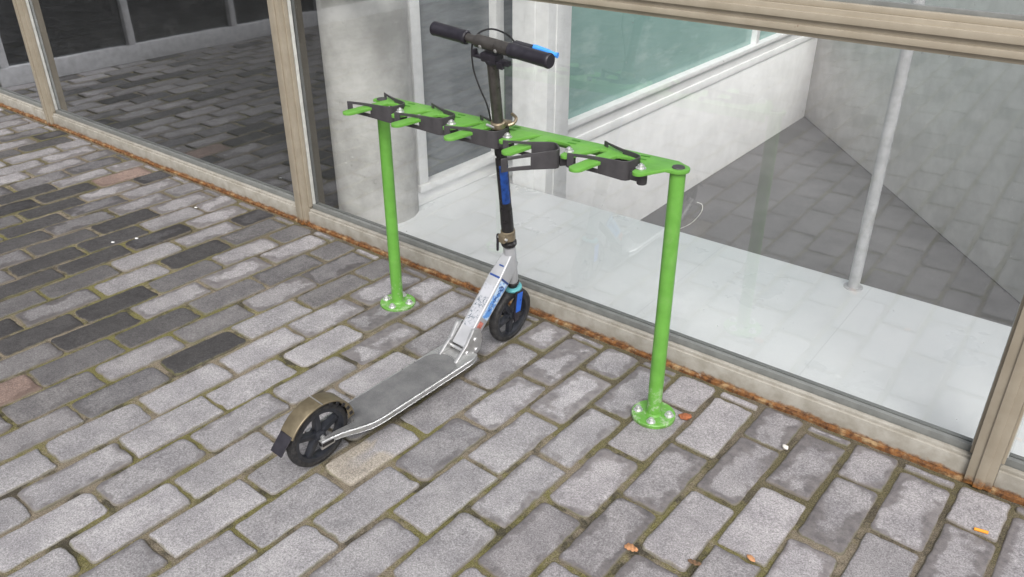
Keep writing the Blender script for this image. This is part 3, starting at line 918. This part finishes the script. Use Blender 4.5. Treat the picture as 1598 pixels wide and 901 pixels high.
def on_tube(t):      # centre and half sizes along the tube
    for i in range(3):
        ta, tb = (0, .35, .75, 1)[i], (0, .35, .75, 1)[i + 1]
        if t <= tb + 1e-6:
            u_ = (t - ta) / (tb - ta); a, b_ = secs[i], secs[i + 1]
            return a[0].lerp(b_[0], u_), a[1] + (b_[1] - a[1]) * u_, a[2] + (b_[2] - a[2]) * u_
def tube_patch(name, mat, t0, t1, face, lo, hi, off=.0008, steps=6):
    m = MB(); vs = []
    for k in range(steps + 1):
        c, hx, hz = on_tube(t0 + (t1 - t0) * k / steps)
        for q in (lo, hi):
            for o_ in (off - .0006, off):
                if face == 'top': vs.append(c + Vector((q * hx, 0, 0)) + up * (hz + o_))
                else: vs.append(c + Vector((hx + o_, 0, 0)) + up * (q * hz))
    fs = []
    for k in range(steps):
        a = k * 4; b_ = a + 4
        fs += [(a + 1, a + 3, b_ + 3, b_ + 1), (a, b_, b_ + 2, a + 2), (a, a + 1, b_ + 1, b_), (a + 2, b_ + 2, b_ + 3, a + 3)]
    fs += [(0, 2, 3, 1), (steps * 4, steps * 4 + 1, steps * 4 + 3, steps * 4 + 2)]
    m.add(vs, fs)
    return m.build(name, mat, dto, smooth=0)
tube_patch('sticker', M['sticker'], .20, .66, 'top', -.72, .74)
tube_patch('blue_sticker', M['bsticker'], .34, .74, 'side', -.70, .70)
tube_patch('red_sticker', M['redprint'], .17, .30, 'side', -.35, .62)
tube_patch('navy_band', M['navytext'], .745, .765, 'top', -.80, .80)
tube_patch('navy_band', M['navytext'], .745, .765, 'side', -.80, .80)
tube_patch('navy_band', M['navytext'], .865, .88, 'top', -.25, .60)
# lettering on the blue sticker
def text_mesh(name, s, size, mat, parent, loc, xax, yax):
    cu = bpy.data.curves.new(name, 'FONT'); cu.body = s; cu.size = size; cu.align_x = 'CENTER'; cu.align_y = 'CENTER'; cu.extrude = .0003
    to = bpy.data.objects.new(name, cu); COL.objects.link(to)
    dg = bpy.context.evaluated_depsgraph_get()
    me = bpy.data.meshes.new_from_object(to.evaluated_get(dg))
    bpy.data.objects.remove(to)
    o = link(name, me, mat, parent, 0)
    x = Vector(xax).normalized(); z = x.cross(Vector(yax)).normalized(); y = z.cross(x)
    o.matrix_local = Matrix.Translation(loc) @ Matrix((x, y, z)).transposed().to_4x4()
    return o
for t, s, sz in ((.68, '6', .040), (.60, 'OUR', .019), (.48, '6 OUR', .014)):
    c, hx, hz = on_tube(t)
    text_mesh('lettering', s, sz, M['navytext'], dto, c + Vector((hx + .0012, 0, 0)), -dn if s == '6 OUR' else up * -1 + Vector((0, 0, 0)) if False else (up * 1.0).cross(Vector((1, 0, 0))) * -1 if s != '6' else -1 * up.cross(Vector((1, 0, 0))), up)
# head tube, headset
MB().lathe(ax(.235), D, [(0, .0195), (.004, .0205), (.140, .0205), (.146, .0195)], 32).build('head_tube', M['silverwhite'], sc)
MB().lathe(ax(.224), D, [(0, .019), (.002, .0225), (.009, .0225), (.0105, .0205)], 32).build('headset_ring', M['black'], sc)
MB().lathe(ax(.384), D, [(0, .0215), (.003, .0255), (.013, .0255), (.016, .0205), (.022, .0205)], 32).build('headset_ring', M['black'], sc)
# fork: crown, teal collar, blades
fk = MB().lathe(ax(.205), D, [(0, .016), (.022, .016)], 24).build('fork', M['black'], sc)
MB().lathe(ax(.2035), D, [(0, .0285), (.001, .0305), (.008, .0305), (.009, .0285)], 32).build('collar', M['teal'], fk, bevel=.001)
for s in (-1, 1):
    a = ax(.205) + Vector((s * .0285, 0, 0)); b_ = Vector((s * .0285, WB, .093))
    dd = (b_ - a).normalized(); ff = dd.cross(Vector((1, 0, 0)))
    m = MB()
    vs = []
    for q, hw_ in ((0, .018), (.5, .0165), (.86, .015), (1.06, .011)):
        c = a.lerp(b_, q)
        vs += [c + Vector((-.0035, 0, 0)) - ff * hw_, c + Vector((.0035, 0, 0)) - ff * hw_, c + Vector((.0035, 0, 0)) + ff * hw_, c + Vector((-.0035, 0, 0)) + ff * hw_]
    fs = [(3, 2, 1, 0), (12, 13, 14, 15)]
    for i in range(3): fs += [(i * 4 + k, i * 4 + (k + 1) % 4, i * 4 + 4 + (k + 1) % 4, i * 4 + 4 + k) for k in range(4)]
    m.add(vs, fs)
    bl = m.build('fork_blade', M['blacksatin'], fk, bevel=.002)
    m2 = MB(); vs = []
    for q, hw_ in ((.06, .014), (.5, .0135), (.72, .0125)):
        c = a.lerp(b_, q) + Vector((s * .0038, 0, 0))
        vs += [c - ff * hw_, c + ff * hw_, c + ff * hw_ + Vector((s * .0008, 0, 0)), c - ff * hw_ + Vector((s * .0008, 0, 0))]
    fs = [(0, 1, 2, 3), (8, 9, 10, 11)]
    for i in range(2): fs += [(i * 4 + k, i * 4 + (k + 1) % 4, i * 4 + 4 + (k + 1) % 4, i * 4 + 4 + k) for k in range(4)]
    m2.add(vs, fs); m2.build('blue_fork_cover', M['blue'], fk, smooth=0)
# lower clamp with quick release lever
cl = MB().lathe(ax(.407), D, [(0, .0215), (.002, .0235), (.034, .0235), (.036, .0215)], 32)
c0 = ax(.425)
cl.obox(c0 - FW * .026, (1, 0, 0), FW, D, .011, .010, .015)
cla = cl.build('stem_clamp', M['bronze'], sc, bevel=.0015)
MB().cyl(c0 - FW * .028 - Vector((.018, 0, 0)), c0 - FW * .028 + Vector((.018, 0, 0)), .0045, n=14).build('bolt', M['zinc'], cla)
MB().tube(spline([c0 - FW * .026 + Vector((-.018, 0, .004)), c0 - FW * .024 + Vector((-.0235, 0, 0)), c0 - FW * .02 + Vector((-.0255, 0, -.03)), c0 - FW * .018 + Vector((-.0255, 0, -.060))], 5), [.005] * 8 + [.0045] * 7 + [.003], 8).build('lever', M['blacksatin'], cla)
# stem: black lower tube, brown upper tube
MB().lathe(ax(.44), D, [(0, .0205), (.08, .0200), (.10, .0188), (.365, .0185), (.368, .0175)], 32).build('lower_stem', M['black'], sc)
up_s = MB().lathe(ax(.80), D, [(0, .0162), (.222, .0162)], 32).build('upper_stem', M['steelbrown'], sc)
# black strip laid on the upper stem's left, painting in a recess's shade
MB().obox(ax(.91) - FW * .0040 + Vector((-.0158, 0, 0)), (1, 0, 0), FW, D, .0012, .002, .105).build('groove_shade', M['black'], up_s, smooth=0)
# blue strip sticker on the right rear of the lower stem
def stem_patch(name, mat, z0, z1, a0, a1, r, parent=None):
    m = MB(); vs = []; n = 10
    for z in (z0, z1):
        for rr in (r, r + .0008):
            for k in range(n + 1):
                a = radians(a0 + (a1 - a0) * k / n)
                vs.append(ax(z) + Vector((1, 0, 0)) * (cos(a) * rr) + FW * (sin(a) * rr))
    N = n + 1; fs = []
    for k in range(n):
        fs += [(N + k, N + k + 1, 3 * N + k + 1, 3 * N + k), (k, 2 * N + k, 2 * N + k + 1, k + 1), (k, k + 1, N + k + 1, N + k), (2 * N + k, 3 * N + k, 3 * N + k + 1, 2 * N + k + 1)]
    fs += [(0, N, 3 * N, 2 * N), (n, 2 * N + n, 3 * N + n, N + n)]
    return m.add(vs, fs).build(name, mat, parent or sc)
stem_patch('stem_sticker', M['navy'], .55, .685, -75, 8, .0187)
for z in (.712,):
    MB().lathe(ax(z) + Vector((-.006, 0, 0)) - FW * .0178, -FW, [(0, .004), (.002, .003)], 12).build('stem_button', M['whitedot'], sc)
# upper quick release collar just above the rack
qc = MB().lathe(ax(.803), D, [(0, .0195), (.002, .0225), (.018, .0225), (.020, .0195)], 32)
cq = ax(.813)
qc.obox(cq + FW * .018 + Vector((.016, 0, 0)), (1, .6, 0), (-.6, 1, 0), D, .016, .009, .008)
qco = qc.build('collar_clamp', M['bronze'], sc, bevel=.0015)
MB().tube(spline([cq + FW * .010 + Vector((.030, 0, 0)), cq + FW * .022 + Vector((.040, 0, .004)), cq + FW * .040 + Vector((.034, 0, .010)), cq + FW * .050 + Vector((.010, 0, .012))], 6), .005, 8).build('lever', M['bronze'], qco)
MB().cyl(cq - FW * .021 + Vector((-.026, 0, 0)), cq - FW * .021 + Vector((.004, 0, 0)), .004, n=12).build('bolt', M['zinc'], qco)

# handlebar group
H = ax(1.050)
X = Vector((1, 0, -.004)).normalized()
hb = MB().cyl(H - X * .200, H + X * .195, .0125, n=24).build('handlebar', M['steelbrown'], sc)
MB().lathe(H - X * .052, X, [(0, .0150), (.002, .0178), (.117, .0178), (.119, .0150)], 28).build('clamp_sleeve', M['steelbrown'], hb)
MB().lathe(H + X * .0685, X, [(0, .0165), (.001, .0178), (.008, .0178), (.009, .0165)], 28).build('clamp_ring', M['silver'], hb)
for s in (-1, 1):
    q = .085 if s < 0 else .074
    prof = [(0, .0165), (.003, .0195), (.012, .0200), (.016, .0188), (.05, .0190), (.115, .0192), (.121, .0205), (.126, .0205), (.129, .0185), (.1295, .010)]
    MB().lathe(H + X * (s * q), X * s, prof, 28).build('grip', M['gripfoam'], hb)
for dx in (-.026, .028):
    MB().lathe(H + X * dx - FW * .0155 - D * .006, (-FW - D * .2), [(0, .0055), (.0025, .0055), (.0038, .0035)], 14).build('bolt', M['silver'], hb)
# folding joint below the bar
fj = MB()
fj.obox(ax(1.016), X, FW, D, .026, .019, .012)
fj.lathe(ax(.998), D, [(0, .0195), (.012, .0205), (.014, .019)], 28)
fj.obox(ax(1.012) + X * .052 - FW * .006, X, FW, D, .015, .007, .007)
fj.obox(ax(1.004) + X * .038 - FW * .012, X, FW, D, .011, .006, .009)
fj.obox(ax(1.010) - X * .046 - FW * .006, X, FW, D, .020, .008, .0035)
fj.obox(ax(1.018) - X * .058 - FW * .006, X, FW, D, .005, .008, .008)
fj.build('folding_joint', M['blacksatin'], sc, bevel=.002)
# brake lever in front of the right grip
bl = MB()
bl.obox(H + X * .092 + FW * .024 + D * .006, X, FW, D, .030, .010, .008)
bl.lathe(H + X * .066, X, [(0, .016), (.001, .0195), (.016, .0195), (.017, .016)], 24)
blo = bl.build('brake_perch', M['blacksatin'], hb, bevel=.002)
lv = spline([H + X * .108 + FW * .030 + D * .006, H + X * .130 + FW * .036 + D * .006, H + X * .165 + FW * .036 + D * .004, H + X * .184 + FW * .034 + D * .002, H + X * .199 + FW * .036 + D * .001], 5)
m = MB(); m.tube(lv, [.0075] * 6 + [.0068] * (len(lv) - 8) + [.0075, .008], 10)
m.build('brake_lever', M['lever'], hb)
cb = spline([H + X * .066 + FW * .026 + D * .008, H + X * .030 + FW * .034 + D * .022, H - X * .02 + FW * .030 + D * .028, H - X * .055 + FW * .012 + D * .014, H - X * .068 - FW * .004 - D * .02, ax(.97) - X * .066 - FW * .010, ax(.92) - X * .048 - FW * .012, ax(.865) - X * .026 - FW * .010, ax(.80) - X * .0215 - FW * .005, ax(.70) - X * .0215, ax(.55) - X * .022, ax(.45) - X * .0255], 8)
MB().tube(cb, .0026, 8).build('brake_cable', M['black'], sc)

# rear fender (brake) over the rear wheel and its rubber flap
def fender():
    m = MB(); vs = []; c = Vector((0, -WB, WR)); n = 26
    a0, a1 = 8, 152
    sec = [(-.0255, .100), (-.0265, .1125), (-.024, .1140), (.024, .1140), (.0265, .1125), (.0255, .100), (.0243, .1115), (.022, .1135), (-.022, .1135), (-.0243, .1115)]
    for k in range(n + 1):
        a = radians(a0 + (a1 - a0) * k / n)
        for j, (x, r) in enumerate(sec):
            rr = r
            if j in (0, 5):        # side skirts get deeper towards the front
                rr = .108 - .020 * max(0, 1 - k / 9.0)
            vs.append((x, -WB + rr * cos(a), WR + rr * sin(a)))
    S_ = len(sec); fs = []
    for k in range(n):
        fs += [(k * S_ + j, k * S_ + (j + 1) % S_, (k + 1) * S_ + (j + 1) % S_, (k + 1) * S_ + j) for j in range(S_)]
    fs += [tuple(range(S_)), tuple(n * S_ + j for j in reversed(range(S_)))]
    fo = m.add(vs, fs).build('rear_fender', M['gold'], sc, bevel=.0006, seg=1)
    # black blocks along the front of the skirt, painting in the shade of its holes
    for k in range(5):
        a = radians(16 + k * 14)
        for s in (-1, 1):
            p = Vector((s * .0262, -WB + .1035 * cos(a), WR + .1035 * sin(a)))
            MB().obox(p, (1, 0, 0), (0, cos(a), sin(a)), (0, -sin(a), cos(a)), .0012, .0055, .0058).build('hole_shade', M['black'], fo, bevel=.0005, seg=1)
    MB().obox((0, -WB + .120 * cos(radians(88)), WR + .1148), (1, 0, 0), (0, 1, 0), (0, 0, 1), .0265, .0015, .0012).build('fold_line', M['silver'], fo)  # silver bar added as the bright fold across the fender top
    f = MB(); vs = []
    for k in range(9):
        a = radians(148 + 25 * k / 8); r = .1125 + .022 * (k / 8) ** 1.6
        for x in (-.0225, .0225):
            for q in (0, .004): vs.append((x, -WB + (r + q) * cos(a), WR + (r + q) * sin(a)))
    fs = []
    for k in range(8):
        a = k * 4; b_ = a + 4
        fs += [(a, a + 2, b_ + 2, b_), (a + 1, b_ + 1, b_ + 3, a + 3), (a, b_, b_ + 1, a + 1), (a + 2, a + 3, b_ + 3, b_ + 2)]
    fs += [(0, 1, 3, 2), (32, 34, 35, 33)]
    f.add(vs, fs).build('mud_flap', M['blacksatin'], fo, bevel=.0008, seg=1)
fender()
# spring arm inside the fender
MB().tube([(-.021, -.325, .095), (-.021, -.36, .105), (-.021, -.40, .118)], .003, 8).build('brake_spring', M['silver'], sc)

# ------------------------------------------------------------------ litter on the paving
def blob(name, mat, loc, r, flat, label, cat, seed=1, rz=0.0):
    bm = bmesh.new(); bmesh.ops.create_icosphere(bm, subdivisions=3, radius=1)
    for v in bm.verts:
        k = 1 + .35 * mnoise.noise(v.co * 1.3 + Vector((seed * 7.1, 0, 0))) + .15 * mnoise.noise(v.co * 4 + Vector((0, seed * 3.3, 0)))
        v.co = Vector((v.co.x * r[0] * k, v.co.y * r[1] * k, v.co.z * flat * k))
    me = bpy.data.meshes.new(name); bm.to_mesh(me); bm.free()
    o = link(name, me, mat, None, 60); o.location = loc; o.rotation_euler = (0, 0, rz)
    return tag(o, label, cat)
blob('brick_chip', M['redstone'], (.683, -.222, .006), (.020, .014), .009, 'small rust red brick chip beside the right post flange', 'stone', 2, .6)
blob('pebble', M['pebble'], (.975, -.174, .006), (.009, .007), .007, 'pale pebble in the joint near the rusty base rail on the right', 'pebble', 3)
blob('pink_chip', M['leaf'], (1.069, -.623, .004), (.012, .007), .004, 'small pinkish chip of leaf lying between two front paving stones', 'leaf', 4, -.5)
bt = MB().cyl((-.016, 0, .0045), (.016, 0, .0045), .0042, n=16).build('cigarette_butt', M['orange'], None, bevel=.0006, seg=1)
bt.location = (1.488, -.183, .001); bt.rotation_euler = (0, 0, radians(12)); tag(bt, 'orange cigarette butt on the paving near the right mullion', 'cigarette butt')
def leaf(name, mat, loc, L, Wd, rz, label, seed):
    m = MB(); vs = []; n = 10
    for k in range(n + 1):
        t = k / n; w = Wd * sin(pi * min(1, t * .9 + .08)) ** .7
        for j in (-1, 0, 1):
            vs.append((L * (t - .5), j * w, .003 + .006 * sin(t * 3 + seed) + .004 * abs(j) + .002 * sin(seed + k * 2 + j)))
    fs = []
    for k in range(n):
        for j in (0, 1): fs.append((k * 3 + j, k * 3 + j + 1, k * 3 + 4 + j, k * 3 + 3 + j))
    o = m.add(vs, fs).build(name, mat, None, smooth=60)
    sm = o.modifiers.new('thickness', 'SOLIDIFY'); sm.thickness = .0008
    o.location = loc; o.rotation_euler = (0, 0, rz)
    return tag(o, label, 'leaf')
leaf('dry_leaf', M['leaf'], (.826, -.779, .001), .034, .012, radians(35), 'pale orange dry leaf on the paving in front of the rack', 1)
leaf('brown_leaf', M['brownleaf'], (.968, -.722, .001), .034, .008, radians(38), 'narrow brown dry leaf in a joint near the bottom edge', 2)
for i, (x, y, lb) in enumerate(((-1.815, -.56, 'white gum spot on a pale stone left of the dark stones'), (-1.86, -.645, 'white gum spot on a dark paving stone at left'), (-1.915, -.20, 'white gum spot near the rusty rail left of the middle mullion'))):
    blob('gum_spot', M['whitedot'], (x, y, .0022), (.009, .006), .0016, lb, 'gum', 5 + i)
MB().tube(spline([(.473, .0468, .472), (.509, .0468, .502), (.535, .0468, .543), (.536, .0468, .568), (.518, .0468, .572)], 6), [.0008, .0012, .0014] * 8 + [.0008], 6).build('dried_smear', M['paleseal'], fac)
